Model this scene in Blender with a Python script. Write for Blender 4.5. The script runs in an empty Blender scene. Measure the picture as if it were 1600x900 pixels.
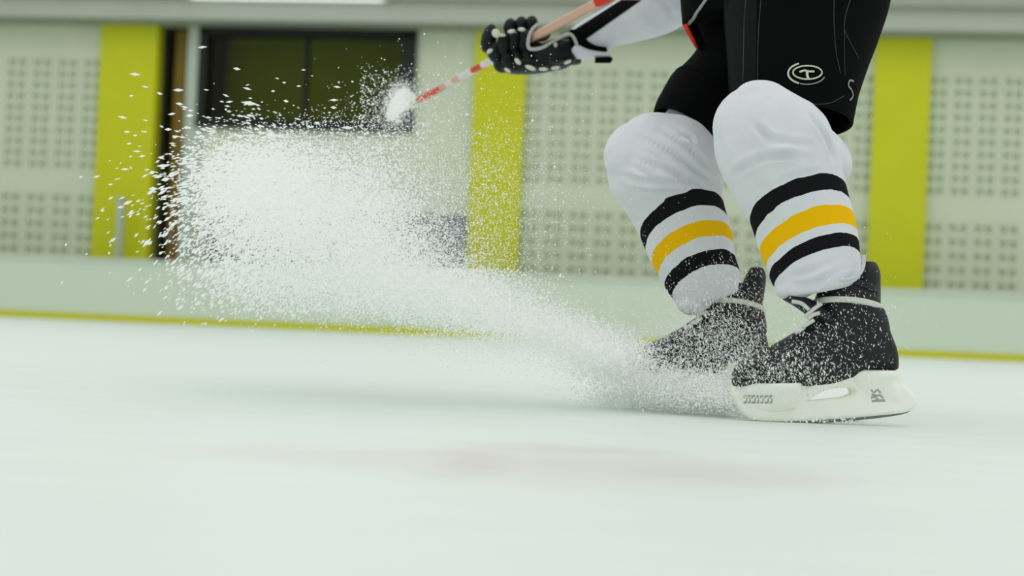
import bpy, math, random
import numpy as np
from mathutils import Vector, Matrix
from mathutils.bvhtree import BVHTree

random.seed(7); rng = np.random.default_rng(7)
scene = bpy.context.scene
COL = scene.collection

# ------------------------------------------------------------------ camera
FPX = 3000.0                       # focal length in pixels of the 1600x900 frame
CAM_H = 0.1376                     # the photographer lies on the ice
ROLL = math.radians(2.5)
PITCH = math.atan(61.0 / FPX)
F = Vector((0, math.cos(PITCH), math.sin(PITCH)))
U0 = Vector((0, -math.sin(PITCH), math.cos(PITCH)))
R0 = Vector((1, 0, 0))
R = R0 * math.cos(ROLL) + U0 * math.sin(ROLL)
U = -R0 * math.sin(ROLL) + U0 * math.cos(ROLL)
C = Vector((0, 0, CAM_H))
cam_data = bpy.data.cameras.new('camera')
cam = bpy.data.objects.new('camera', cam_data)
COL.objects.link(cam)
cam.matrix_world = Matrix(((R.x, U.x, -F.x, C.x), (R.y, U.y, -F.y, C.y), (R.z, U.z, -F.z, C.z), (0, 0, 0, 1)))
cam_data.sensor_width = 36.0
cam_data.lens = FPX / 1600.0 * 36.0
cam_data.clip_start = 0.05
cam_data.clip_end = 200
cam_data.dof.use_dof = True
cam_data.dof.focus_distance = 3.25
cam_data.dof.aperture_fstop = 4.2
scene.camera = cam

# ------------------------------------------------------------------ light
world = bpy.data.worlds.new('hall_light'); scene.world = world
world.use_nodes = True
bg = world.node_tree.nodes['Background']
bg.inputs[0].default_value = (0.985, 1.0, 0.985, 1); bg.inputs[1].default_value = 0.74


def area(name, loc, sx, sy, power, col=(1.0, 1.0, 0.98)):
    l = bpy.data.lights.new(name, 'AREA'); l.shape = 'RECTANGLE'; l.size = sx; l.size_y = sy
    l.energy = power; l.color = col
    o = bpy.data.objects.new(name, l); COL.objects.link(o); o.location = loc
    return o


area('rink_light_near', (0.0, 1.0, 7.5), 16, 3, 170)
area('rink_light_middle', (0.0, 9.0, 7.5), 20, 3, 170)
area('rink_light_far', (0.0, 17.0, 7.5), 24, 3, 170)

scene.view_settings.view_transform = 'Standard'
scene.view_settings.look = 'None'
scene.view_settings.exposure = 0.07
scene.view_settings.gamma = 1.0
scene.view_settings.use_curve_mapping = False
scene.cycles.max_bounces = 14
scene.cycles.diffuse_bounces = 12
scene.cycles.transmission_bounces = 12


# ------------------------------------------------------------------ helpers
def P(px, py, d):
    return C + F * d + R * ((px - 800.0) / FPX * d) + U * ((450.0 - py) / FPX * d)


def ray(px, py):
    return (F + R * ((px - 800.0) / FPX) + U * ((450.0 - py) / FPX)).normalized()


def G(px, py, z=0.0):
    r = ray(px, py); t = (z - C.z) / r.z
    return C + r * t


def srgb(r, g, b):
    def f(c):
        c /= 255.0
        return c / 12.92 if c <= 0.04045 else ((c + 0.055) / 1.055) ** 2.4
    return (f(r), f(g), f(b), 1.0)


def mat(name, col, rough=0.6, metal=0.0, spec=0.3, noise=0.0, nscale=30.0, bump=0.0, bscale=200.0, trans=0.0):
    m = bpy.data.materials.new(name); m.use_nodes = True
    nt = m.node_tree; b = nt.nodes['Principled BSDF']
    b.inputs['Roughness'].default_value = rough; b.inputs['Metallic'].default_value = metal
    b.inputs['Specular IOR Level'].default_value = spec
    b.inputs['Transmission Weight'].default_value = trans
    tc = nt.nodes.new('ShaderNodeTexCoord')
    n = nt.nodes.new('ShaderNodeTexNoise'); n.inputs['Scale'].default_value = nscale; n.inputs['Detail'].default_value = 4
    nt.links.new(tc.outputs['Object'], n.inputs['Vector'])
    mx = nt.nodes.new('ShaderNodeMix'); mx.data_type = 'RGBA'
    mx.inputs[6].default_value = tuple(c * (1 - noise) for c in col[:3]) + (1,)
    mx.inputs[7].default_value = tuple(min(1, c * (1 + noise)) for c in col[:3]) + (1,)
    nt.links.new(n.outputs['Fac'], mx.inputs[0]); nt.links.new(mx.outputs[2], b.inputs['Base Color'])
    if bump:
        n2 = nt.nodes.new('ShaderNodeTexNoise'); n2.inputs['Scale'].default_value = bscale
        nt.links.new(tc.outputs['Object'], n2.inputs['Vector'])
        bp = nt.nodes.new('ShaderNodeBump'); bp.inputs['Strength'].default_value = bump; bp.inputs['Distance'].default_value = 0.002
        nt.links.new(n2.outputs['Fac'], bp.inputs['Height']); nt.links.new(bp.outputs['Normal'], b.inputs['Normal'])
    return m


def mesh_obj(name, verts, faces, m, parent=None, smooth=True):
    me = bpy.data.meshes.new(name)
    me.from_pydata([tuple(v) for v in verts], [], faces)
    me.update()
    return link(name, me, m, parent, smooth)


def link(name, me, m, parent=None, smooth=True):
    if m is not None:
        me.materials.clear(); me.materials.append(m)
    me.polygons.foreach_set('use_smooth', [smooth] * len(me.polygons))
    o = bpy.data.objects.new(name, me); COL.objects.link(o)
    attach(o, parent)
    return o


def attach(o, parent):
    if parent is not None:
        o.parent = parent
        o.matrix_parent_inverse = parent.matrix_world.inverted() if parent.type == 'EMPTY' else Matrix()
    return o


def empty(name, loc):
    o = bpy.data.objects.new(name, None); COL.objects.link(o); o.location = loc
    o.matrix_world = Matrix.Translation(loc); o.empty_display_size = 0.1
    return o


def tag(o, label=None, cat=None, group=None, kind=None):
    if label: o['label'] = label
    if cat: o['category'] = cat
    if group: o['group'] = group
    if kind or cat: o['kind'] = kind or 'thing'
    return o


def catmull(st, k):
    st = [np.array(s, float) for s in st]
    out = []
    for i in range(len(st) - 1):
        p0 = st[max(i - 1, 0)]; p1 = st[i]; p2 = st[i + 1]; p3 = st[min(i + 2, len(st) - 1)]
        for j in range(k):
            t = j / k
            out.append(0.5 * (2 * p1 + (p2 - p0) * t + (2 * p0 - 5 * p1 + 4 * p2 - p3) * t * t + (3 * p1 - p0 - 3 * p2 + p3) * t ** 3))
    out.append(st[-1])
    return out


def loft(stations, n=36, k=6, cap=True, ex=2.0, cap_start=None, cap_end=None, nrm=None):
    """stations (px, py, depth, half width in px, half thickness in px); rings stand square to the axis"""
    s = catmull(stations, k)
    cs = [P(a[0], a[1], a[2]) for a in s]
    V, Fc = [], []
    for i, a in enumerate(s):
        t = (cs[min(i + 1, len(s) - 1)] - cs[max(i - 1, 0)]).normalized()
        if nrm is not None: t = nrm
        v = (cs[i] - C).normalized()
        side = t.cross(v).normalized(); dep = side.cross(t).normalized()
        sc = a[2] / FPX
        for j in range(n):
            th = 2 * math.pi * j / n
            c, q = math.cos(th), math.sin(th)
            x = math.copysign(abs(c) ** (2 / ex), c) * max(a[3], .2) * sc
            y = math.copysign(abs(q) ** (2 / ex), q) * max(a[4], .2) * sc
            V.append(cs[i] + side * x + dep * y)
    for i in range(len(s) - 1):
        for j in range(n):
            j2 = (j + 1) % n
            Fc.append((i * n + j, (i + 1) * n + j, (i + 1) * n + j2, i * n + j2))
    a0 = cap if cap_start is None else cap_start
    a1 = cap if cap_end is None else cap_end
    if a0: Fc.append(tuple(range(n)))
    if a1: Fc.append(tuple(range(len(s) * n - 1, (len(s) - 1) * n - 1, -1)))
    return V, Fc


def ellipsoid(px, py, d, rx, ry, rz, rot=0.0, n=24, m=14):
    """radii in px; rot turns it in the picture plane (radians, clockwise)"""
    sc = d / FPX; c = P(px, py, d)
    ax = R * math.cos(rot) - U * math.sin(rot); ay = R * math.sin(rot) + U * math.cos(rot)
    V, Fc = [c + ay * ry * sc], []
    for i in range(1, m):
        ph = math.pi * i / m
        for j in range(n):
            th = 2 * math.pi * j / n
            V.append(c + ax * (math.sin(ph) * math.cos(th) * rx * sc) + ay * (math.cos(ph) * ry * sc) + F * (math.sin(ph) * math.sin(th) * rz * sc))
    V.append(c - ay * ry * sc)
    for j in range(n):
        j2 = (j + 1) % n
        Fc.append((0, 1 + j2, 1 + j))
        for i in range(m - 2):
            a = 1 + i * n
            Fc.append((a + j, a + j2, a + n + j2, a + n + j))
        a = 1 + (m - 2) * n
        Fc.append((a + j, a + j2, len(V) - 1))
    return V, Fc


def join(*parts):
    V, Fc = [], []
    for v, f in parts:
        o = len(V); V += list(v); Fc += [tuple(i + o for i in q) for q in f]
    return V, Fc


def fuse(parts, voxel=0.004, smooth=6):
    """one continuous surface from overlapping closed shapes"""
    V, Fc = join(*parts)
    me = bpy.data.meshes.new('tmp'); me.from_pydata([tuple(v) for v in V], [], Fc); me.update()
    import bmesh
    bm = bmesh.new(); bm.from_mesh(me); bmesh.ops.recalc_face_normals(bm, faces=bm.faces); bm.to_mesh(me); bm.free()
    o = bpy.data.objects.new('tmp', me); COL.objects.link(o)
    md = o.modifiers.new('r', 'REMESH'); md.mode = 'VOXEL'; md.voxel_size = voxel
    sm = o.modifiers.new('s', 'SMOOTH'); sm.iterations = smooth; sm.factor = 0.5
    dg = bpy.context.evaluated_depsgraph_get()
    out = bpy.data.meshes.new_from_object(o.evaluated_get(dg))
    bpy.data.objects.remove(o); bpy.data.meshes.remove(me)
    return out


def bvh_of(me):
    return BVHTree.FromPolygons([v.co.copy() for v in me.vertices], [tuple(p.vertices) for p in me.polygons])


def surf(bvh, px, py, off=0.0006, d=None):
    r = ray(px, py)
    hit = bvh.ray_cast(C, r)
    if hit[0] is None:
        hit = bvh.find_nearest(P(px, py, d or 3.3))
    n = hit[1]
    if n.dot(r) > 0: n = -n
    return hit[0] + n * off, n


def creases(me, lines, depth=0.004, width=0.006):
    """press cloth folds into a surface along picture lines that lie on it"""
    bv = bvh_of(me)
    co = np.empty(len(me.vertices) * 3); me.vertices.foreach_get('co', co); co = co.reshape(-1, 3)
    no = np.array([tuple(v.normal) for v in me.vertices])
    for ln in lines:
        dp = ln[0]; pts = catmull(ln[1:], 8)
        q = np.array([tuple(surf(bv, a[0], a[1], 0)[0]) for a in pts])
        wts = np.sin(np.linspace(0.12, math.pi - 0.12, len(q)))
        dist = np.linalg.norm(co[:, None, :] - q[None], axis=2)
        i = dist.argmin(1); dm = dist.min(1)
        g = np.exp(-(dm / width) ** 2) - 0.55 * np.exp(-((dm - 2.1 * width) / width) ** 2)
        co -= no * (g * wts[i] * dp * depth)[:, None]
    me.vertices.foreach_set('co', co.ravel()); me.update()


def tube(pts, rad, n=8, closed=False, flat=None, nrms=None):
    """round or flat cord along 3D points; rad in metres"""
    V, Fc = [], []; L = len(pts)
    for i, p in enumerate(pts):
        a = pts[(i - 1) % L] if closed else pts[max(i - 1, 0)]
        b = pts[(i + 1) % L] if closed else pts[min(i + 1, L - 1)]
        t = (b - a).normalized()
        up = nrms[i] if nrms else (-F)
        s = t.cross(up)
        s = s.normalized() if s.length > 1e-6 else R.copy()
        w = s.cross(t).normalized()
        r1 = rad[i] if hasattr(rad, '__len__') else rad
        r2 = flat if flat else r1
        for j in range(n):
            th = 2 * math.pi * j / n
            V.append(p + s * (math.cos(th) * r1) + w * (math.sin(th) * r2))
    for i in range(L if closed else L - 1):
        i2 = (i + 1) % L
        for j in range(n):
            j2 = (j + 1) % n
            Fc.append((i * n + j, i * n + j2, i2 * n + j2, i2 * n + j))
    if not closed:
        Fc.append(tuple(range(n - 1, -1, -1))); Fc.append(tuple(range((L - 1) * n, L * n)))
    return V, Fc


def on_surface(bvh, pts, rad_px, k=6, closed=False, flat=0.0006, off=0.0006, d=3.3):
    pp = catmull(pts, k) if k else [np.array(p, float) for p in pts]
    hs = [surf(bvh, a[0], a[1], off, d) for a in pp]
    ps = [h[0] for h in hs]; ns = [h[1] for h in hs]
    sc = (ps[0] - C).dot(F) / FPX
    return tube(ps, rad_px * sc, 6, closed, flat, ns)


def box(x0, x1, y0, y1, z0, z1):
    V = [(x, y, z) for z in (z0, z1) for y in (y0, y1) for x in (x0, x1)]
    Fc = [(0, 2, 3, 1), (4, 5, 7, 6), (0, 1, 5, 4), (2, 6, 7, 3), (0, 4, 6, 2), (1, 3, 7, 5)]
    return V, Fc


def plate(outline, holes, d, thick, bevel=0.0, tilt=0.0):
    """a flat cut-out of real thickness; outline in px at depth d; tilt = depth gained per metre to the right"""
    cx = sum(p[0] for p in outline) / len(outline); cy = sum(p[1] for p in outline) / len(outline)
    sc = d / FPX
    cu = bpy.data.curves.new('tmp', 'CURVE'); cu.dimensions = '2D'; cu.fill_mode = 'BOTH'
    cu.extrude = thick / 2 - bevel; cu.bevel_depth = bevel; cu.bevel_resolution = 2
    for loop in [outline] + list(holes):
        sp = cu.splines.new('POLY'); sp.points.add(len(loop) - 1); sp.use_cyclic_u = True
        for q, (x, y) in zip(sp.points, loop): q.co = ((x - cx) * sc, -(y - cy) * sc, 0, 1)
    o = bpy.data.objects.new('tmp', cu); COL.objects.link(o)
    dg = bpy.context.evaluated_depsgraph_get()
    me = bpy.data.meshes.new_from_object(o.evaluated_get(dg))
    bpy.data.objects.remove(o); bpy.data.curves.remove(cu)
    ux = (R + F * tilt).normalized(); uy = U.copy(); uz = ux.cross(uy).normalized()
    o_ = P(cx, cy, d)
    me.transform(Matrix(((ux.x, uy.x, uz.x, o_.x), (ux.y, uy.y, uz.y, o_.y), (ux.z, uy.z, uz.z, o_.z), (0, 0, 0, 1))))
    return me


def curve_pts(pts, k=6, closed=True):
    n = len(pts); out = []
    for i in range(n):
        p0, p1, p2, p3 = (np.array(pts[(i + q) % n], float) for q in (-1, 0, 1, 2))
        for j in range(k):
            t = j / k
            v = 0.5 * (2 * p1 + (p2 - p0) * t + (2 * p0 - 5 * p1 + 4 * p2 - p3) * t * t + (3 * p1 - p0 - 3 * p2 + p3) * t ** 3)
            out.append((float(v[0]), float(v[1])))
    return out


# ------------------------------------------------------------------ materials
M = {}
M['yellow'] = mat('yellow_paint', srgb(196, 200, 22), 0.5, noise=0.05, nscale=3)
M['wall'] = mat('pale_green_wall', srgb(203, 212, 188), 0.7, noise=0.05, nscale=4, bump=0.15, bscale=60)
M['block'] = mat('pale_green_block', srgb(200, 210, 186), 0.75, noise=0.08, nscale=9, bump=0.2, bscale=80)
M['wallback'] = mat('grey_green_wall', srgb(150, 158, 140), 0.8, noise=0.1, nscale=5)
M['beam'] = mat('grey_green_beam', srgb(172, 180, 166), 0.6, noise=0.06, nscale=2)
M['board'] = mat('pale_board', srgb(204, 217, 198), 0.4, noise=0.03, nscale=3)
M['rail'] = mat('board_rail', srgb(205, 212, 202), 0.4, noise=0.04, nscale=6)
M['kick'] = mat('yellow_kick', srgb(196, 196, 20), 0.45, noise=0.06, nscale=8)
M['blackframe'] = mat('black_frame', srgb(22, 24, 22), 0.5, noise=0.1)
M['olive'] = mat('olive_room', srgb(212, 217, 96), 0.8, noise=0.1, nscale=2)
M['dark'] = mat('dark_recess', srgb(62, 64, 24), 0.8, noise=0.1, nscale=3)  # shade inside the doorway opening is put into this dark colour
M['brown'] = mat('brown_door', srgb(128, 104, 30), 0.5, noise=0.15, nscale=6)
M['greyframe'] = mat('grey_frame', srgb(176, 188, 172), 0.5, noise=0.05)
M['greybench'] = mat('grey_bench', srgb(118, 122, 130), 0.7, noise=0.15, nscale=12)
M['steel'] = mat('steel', srgb(172, 178, 178), 0.35, 0.8, noise=0.08, nscale=60)
M['sleeve'] = mat('white_jersey', srgb(204, 207, 213), 0.85, noise=0.03, nscale=40, bump=0.15, bscale=500)
M['black'] = mat('black_cloth', srgb(8, 9, 9), 0.8, spec=0.05, noise=0.25, nscale=25, bump=0.2, bscale=400)
M['panel'] = mat('charcoal_cloth', srgb(22, 25, 24), 0.8, spec=0.05, noise=0.2, nscale=25)
M['stitch'] = mat('grey_stitch', srgb(58, 62, 60), 0.8, noise=0.1)
M['logo'] = mat('pale_embroidery', srgb(196, 204, 176), 0.7, noise=0.08)
M['greylogo'] = mat('grey_embroidery', srgb(140, 144, 140), 0.7, noise=0.08)
M['red'] = mat('red_trim', srgb(206, 48, 22), 0.6, noise=0.08)
M['glove'] = mat('black_leather', srgb(10, 11, 12), 0.45, spec=0.25, noise=0.25, nscale=60, bump=0.2, bscale=300)
M['binding'] = mat('grey_binding', srgb(176, 182, 176), 0.6, noise=0.08)
M['glovewhite'] = mat('cream_pad', srgb(206, 211, 196), 0.6, noise=0.05)
M['boot'] = mat('black_boot', srgb(22, 23, 27), 0.5, spec=0.35, noise=0.3, nscale=70, bump=0.25, bscale=260)
M['lace'] = mat('grey_lace', srgb(205, 207, 200), 0.8, noise=0.08, nscale=120)
M['holder'] = mat('cream_plastic', srgb(246, 248, 238), 0.4, noise=0.02)
M['print'] = mat('grey_print', srgb(168, 173, 166), 0.6, noise=0.15, nscale=300)
M['skin'] = mat('skin', srgb(172, 118, 88), 0.6, noise=0.08)
M['wood'] = mat('pinkish_wood', srgb(206, 168, 146), 0.45, noise=0.08, nscale=50)
M['stickred'] = mat('red_band', srgb(205, 70, 44), 0.45, noise=0.15, nscale=80)
M['stickwhite'] = mat('white_band', srgb(214, 206, 206), 0.45, noise=0.08, nscale=60)
M['tape'] = mat('white_tape', srgb(228, 233, 230), 0.8, noise=0.04)
M['helmet'] = mat('black_helmet', srgb(24, 24, 26), 0.3)


def sock_material(name, p0, axis, bands):
    """white knit with dyed stripes: bands (centre, half width, colour) along the leg axis"""
    m = bpy.data.materials.new(name); m.use_nodes = True
    nt = m.node_tree; b = nt.nodes['Principled BSDF']; b.inputs['Roughness'].default_value = 0.9
    b.inputs['Specular IOR Level'].default_value = 0.1
    tc = nt.nodes.new('ShaderNodeTexCoord')
    wob = nt.nodes.new('ShaderNodeTexNoise'); wob.inputs['Scale'].default_value = 35
    nt.links.new(tc.outputs['Object'], wob.inputs['Vector'])
    sub = nt.nodes.new('ShaderNodeVectorMath'); sub.operation = 'SUBTRACT'; sub.inputs[1].default_value = p0
    nt.links.new(tc.outputs['Object'], sub.inputs[0])
    dt = nt.nodes.new('ShaderNodeVectorMath'); dt.operation = 'DOT_PRODUCT'; dt.inputs[1].default_value = axis
    nt.links.new(sub.outputs[0], dt.inputs[0])
    ma = nt.nodes.new('ShaderNodeMath'); ma.operation = 'MULTIPLY_ADD'; ma.inputs[1].default_value = 0.006
    nt.links.new(wob.outputs['Fac'], ma.inputs[0]); nt.links.new(dt.outputs['Value'], ma.inputs[2])
    knit = nt.nodes.new('ShaderNodeTexNoise'); knit.inputs['Scale'].default_value = 30; knit.inputs['Detail'].default_value = 5
    nt.links.new(tc.outputs['Object'], knit.inputs['Vector'])
    base = nt.nodes.new('ShaderNodeMix'); base.data_type = 'RGBA'
    base.inputs[6].default_value = srgb(208, 212, 216); base.inputs[7].default_value = srgb(224, 227, 230)
    nt.links.new(knit.outputs['Fac'], base.inputs[0])
    cur = base.outputs[2]
    for c, hw, col in bands:
        cmp_ = nt.nodes.new('ShaderNodeMath'); cmp_.operation = 'COMPARE'
        cmp_.inputs[1].default_value = c + 0.003; cmp_.inputs[2].default_value = hw
        nt.links.new(ma.outputs[0], cmp_.inputs[0])
        mx = nt.nodes.new('ShaderNodeMix'); mx.data_type = 'RGBA'
        nt.links.new(cmp_.outputs[0], mx.inputs[0]); nt.links.new(cur, mx.inputs[6]); mx.inputs[7].default_value = col
        cur = mx.outputs[2]
    nt.links.new(cur, b.inputs['Base Color'])
    fine = nt.nodes.new('ShaderNodeTexNoise'); fine.inputs['Scale'].default_value = 600
    nt.links.new(tc.outputs['Object'], fine.inputs['Vector'])
    bp = nt.nodes.new('ShaderNodeBump'); bp.inputs['Strength'].default_value = 0.15; bp.inputs['Distance'].default_value = 0.001
    nt.links.new(fine.outputs['Fac'], bp.inputs['Height']); nt.links.new(bp.outputs['Normal'], b.inputs['Normal'])
    return m


def ice_material():
    m = bpy.data.materials.new('scraped_ice'); m.use_nodes = True
    nt = m.node_tree; b = nt.nodes['Principled BSDF']
    b.inputs['Roughness'].default_value = 0.45; b.inputs['Specular IOR Level'].default_value = 0.25
    tc = nt.nodes.new('ShaderNodeTexCoord')
    mp = nt.nodes.new('ShaderNodeMapping'); mp.inputs['Scale'].default_value = (1.2, 5.0, 1)
    mp.inputs['Rotation'].default_value = (0, 0, 0.12)
    nt.links.new(tc.outputs['Object'], mp.inputs['Vector'])
    n1 = nt.nodes.new('ShaderNodeTexNoise'); n1.inputs['Scale'].default_value = 2.2; n1.inputs['Detail'].default_value = 8; n1.inputs['Roughness'].default_value = 0.65
    nt.links.new(mp.outputs[0], n1.inputs['Vector'])
    base = nt.nodes.new('ShaderNodeMix'); base.data_type = 'RGBA'
    base.inputs[6].default_value = srgb(214, 229, 221); base.inputs[7].default_value = srgb(230, 239, 233)
    nt.links.new(n1.outputs['Fac'], base.inputs[0])
    cur = base.outputs[2]
    wn = nt.nodes.new('ShaderNodeTexNoise'); wn.inputs['Scale'].default_value = 9; wn.inputs['Detail'].default_value = 6
    nt.links.new(tc.outputs['Object'], wn.inputs['Vector'])
    dis = nt.nodes.new('ShaderNodeVectorMath'); dis.operation = 'MULTIPLY_ADD'
    dis.inputs[1].default_value = (0.10, 0.22, 0); 
    nt.links.new(wn.outputs['Color'], dis.inputs[0]); nt.links.new(tc.outputs['Object'], dis.inputs[2])

    def spot(px, py, rx, ry0, ry1, strength):
        nonlocal cur
        c = G(px, py); d = (c - C).dot(F)
        hx = rx * d / FPX; hy = abs((G(px, ry0) - G(px, ry1)).y) / 2
        s = nt.nodes.new('ShaderNodeVectorMath'); s.operation = 'SUBTRACT'; s.inputs[1].default_value = (c.x + 0.05, c.y + 0.11, 0)
        nt.links.new(dis.outputs[0], s.inputs[0])
        q = nt.nodes.new('ShaderNodeVectorMath'); q.operation = 'MULTIPLY'; q.inputs[1].default_value = (1 / hx, 1 / hy, 0)
        nt.links.new(s.outputs[0], q.inputs[0])
        ln = nt.nodes.new('ShaderNodeVectorMath'); ln.operation = 'LENGTH'; nt.links.new(q.outputs[0], ln.inputs[0])
        mr = nt.nodes.new('ShaderNodeMapRange'); mr.interpolation_type = 'SMOOTHSTEP'
        mr.inputs[1].default_value = 0.1; mr.inputs[2].default_value = 1.15; mr.inputs[3].default_value = strength; mr.inputs[4].default_value = 0
        nt.links.new(ln.outputs['Value'], mr.inputs[0])
        mx = nt.nodes.new('ShaderNodeMix'); mx.data_type = 'RGBA'; mx.inputs[7].default_value = srgb(204, 176, 178)
        nt.links.new(mr.outputs[0], mx.inputs[0]); nt.links.new(cur, mx.inputs[6]); cur = mx.outputs[2]
    spot(728, 720, 95, 692, 755, 0.26)
    spot(900, 728, 420, 688, 770, 0.30)
    spot(880, 700, 240, 690, 708, 0.25)
    spot(470, 708, 230, 685, 735, 0.22)
    spot(1180, 740, 260, 720, 765, 0.16)
    nt.links.new(cur, b.inputs['Base Color'])
    n2 = nt.nodes.new('ShaderNodeTexNoise'); n2.inputs['Scale'].default_value = 60; n2.inputs['Detail'].default_value = 6
    nt.links.new(mp.outputs[0], n2.inputs['Vector'])
    bp = nt.nodes.new('ShaderNodeBump'); bp.inputs['Strength'].default_value = 0.35; bp.inputs['Distance'].default_value = 0.004
    nt.links.new(n2.outputs['Fac'], bp.inputs['Height']); nt.links.new(bp.outputs['Normal'], b.inputs['Normal'])
    return m


# ------------------------------------------------------------------ the setting
floor = mesh_obj('floor', [(-30, -6, 0), (30, -6, 0), (30, 40, 0), (-30, 40, 0)], [(0, 1, 2, 3)], ice_material(), smooth=False)
tag(floor, 'scraped white ice of the rink with a faint pink smear', kind='structure')

YAW = math.radians(10)
WU = Vector((math.cos(YAW), -math.sin(YAW), 0)); WN = Vector((-math.sin(YAW), -math.cos(YAW), 0))   # along the wall, out of the wall
BO = C + F * 21.4                 # the boards
WO = C + F * 22.6                 # the wall face behind them
BO = Vector((BO.x, BO.y, 0)); WO = Vector((WO.x, WO.y, 0))


def frame_matrix(o):
    # local x along the wall, local y away from the rink, local z up
    y = -WN
    return Matrix(((WU.x, y.x, 0, o.x), (WU.y, y.y, 0, o.y), (0, 0, 1, 0), (0, 0, 0, 1)))


WM = frame_matrix(WO); BM = frame_matrix(BO)


def uv(px, py, o=None, off=0.0):
    """picture point -> (u, z) on the wall face moved out by off"""
    o = WO if o is None else o
    q = o + WN * off
    r = ray(px, py); t = (q - C).dot(WN) / r.dot(WN)
    h = C + r * t - o
    return h.dot(WU), h.z


def wbox(name, u0, u1, y0, y1, z0, z1, m, parent=None, mtx=None):
    V, Fc = box(u0, u1, y0, y1, z0, z1)
    mt = WM if mtx is None else mtx
    return mesh_obj(name, [mt @ Vector(v) for v in V], Fc, m, parent, smooth=False)


zsof = uv(800, 47)[1]             # underside of the beam
UL, UR = -18.0, 20.0
# openings for the window and the doorway are left by building the wall from slabs

win_u0 = uv(311, 120)[0]; win_u1 = uv(650, 120)[0]
win_z0 = uv(480, 203)[1]; win_z1 = uv(480, 41)[1]
door_u0 = uv(241, 220)[0]; door_u1 = uv(311, 220)[0]
V, Fc = join(box(UL, door_u0, 0.12, 0.3, 0, 7), box(door_u0, door_u1, 0.12, 0.3, zsof, 7), box(door_u1, win_u0 + .01, 0.12, 0.3, 0, 7),
             box(win_u0 + .01, win_u1 - .01, 0.12, 0.3, 0, win_z0 + .01), box(win_u0 + .01, win_u1 - .01, 0.12, 0.3, win_z1 - .01, 7), box(win_u1 - .01, UR, 0.12, 0.3, 0, 7))
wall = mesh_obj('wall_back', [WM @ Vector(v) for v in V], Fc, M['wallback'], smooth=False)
tag(wall, 'pale green rink wall of perforated blocks behind the barrier', kind='structure')

# perforated blocks: rows read off the photograph
row_a0 = uv(900, 106)[1]; row_a1 = uv(900, 291)[1]; na = 10
row_b0 = uv(900, 327)[1]; row_b1 = uv(900, 434)[1]; nb = 5
ha = (row_a0 - row_a1) / na; hb = (row_b0 - row_b1) / nb
BW = 0.298


def block_mesh(w, h):
    dpt = 0.118; hd_ = 0.045
    xs = [-w / 2 + .001, -w / 2 + w * .17, -w / 2 + w * .43, -w / 2 + w * .57, -w / 2 + w * .83, w / 2 - .001]
    zs = [-h / 2 + .001, -h / 2 + h * .24, -h / 2 + h * .76, h / 2 - .001]
    V, Fc = [], []

    def quad(*q):
        o = len(V); V.extend(q); Fc.append((o, o + 1, o + 2, o + 3))
    for i in range(5):
        for j in range(3):
            x0, x1, z0, z1 = xs[i], xs[i + 1], zs[j], zs[j + 1]
            if j == 1 and i in (1, 3):
                quad((x0, 0, z0), (x0, hd_, z0), (x0, hd_, z1), (x0, 0, z1)); quad((x1, 0, z1), (x1, hd_, z1), (x1, hd_, z0), (x1, 0, z0))
                quad((x0, 0, z0), (x1, 0, z0), (x1, hd_, z0), (x0, hd_, z0)); quad((x0, 0, z1), (x0, hd_, z1), (x1, hd_, z1), (x1, 0, z1))
                quad((x0, hd_, z0), (x1, hd_, z0), (x1, hd_, z1), (x0, hd_, z1))
                continue
            quad((x0, 0, z0), (x1, 0, z0), (x1, 0, z1), (x0, 0, z1))
    x0, x1, z0, z1 = xs[0], xs[-1], zs[0], zs[-1]
    quad((x0, 0, z0), (x0, 0, z1), (x0, dpt, z1), (x0, dpt, z0)); quad((x1, 0, z0), (x1, dpt, z0), (x1, dpt, z1), (x1, 0, z1))
    quad((x0, 0, z0), (x0, dpt, z0), (x1, dpt, z0), (x1, 0, z0)); quad((x0, 0, z1), (x1, 0, z1), (x1, dpt, z1), (x0, dpt, z1))
    me = bpy.data.meshes.new('perforated_block'); me.from_pydata(V, [], Fc); me.update()
    me.materials.append(M['block'])
    return me


ma_, mb_ = block_mesh(BW, ha), block_mesh(BW, hb)
pil = []
for (xa, xb, ym, yt) in ((150, 239, 220, 38), (735.5, 815.5, 240, 48), (1361, 1450, 250, 55)):
    pil.append((uv(xa, ym, off=.1)[0], uv(xb, ym, off=.1)[0]))
sections = [(uv(2, 220)[0], pil[0][0] + .05), (pil[1][1] - .05, pil[2][0] + .05), (pil[2][1] - .05, uv(1600, 250)[0])]
for si, (ua, ub) in enumerate(sections):
    n = max(1, round((ub - ua) / BW)); w = (ub - ua) / n
    for c in range(n):
        for (me, z0, h, nr) in ((ma_, row_a0, ha, na), (mb_, row_b0, hb, nb)):
            for r_ in range(nr):
                o = bpy.data.objects.new('perforated_block', me); COL.objects.link(o)
                o.matrix_world = WM @ Matrix.Translation((ua + (c + .5) * w, 0, z0 - (r_ + .5) * h)) @ Matrix.Diagonal((w / BW, 1, 1, 1))
                o.parent = wall
    wbox('plain_panel', ua, ub, 0, .118, row_a0, zsof + .3, M['wall'], wall)
    wbox('plain_panel', ua, ub, 0, .118, row_b0, row_a1, M['wall'], wall)
    wbox('plain_panel', ua, ub, 0, .118, 0, row_b1, M['wall'], wall)
wbox('plain_panel', UL, sections[0][0], 0, .118, 0, zsof + .3, M['wall'], wall)
wbox('plain_panel', sections[2][1], UR, 0, .118, 0, zsof + .3, M['wall'], wall)
wbox('plain_panel', win_u1, pil[1][0] + .05, 0, .118, 0, zsof + .3, M['wall'], wall)
wbox('plain_panel', win_u0, win_u1, 0, .118, 0, win_z0, M['wall'], wall)
wbox('plain_panel', win_u0, win_u1, 0, .118, win_z1, zsof + .3, M['wall'], wall)

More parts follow.
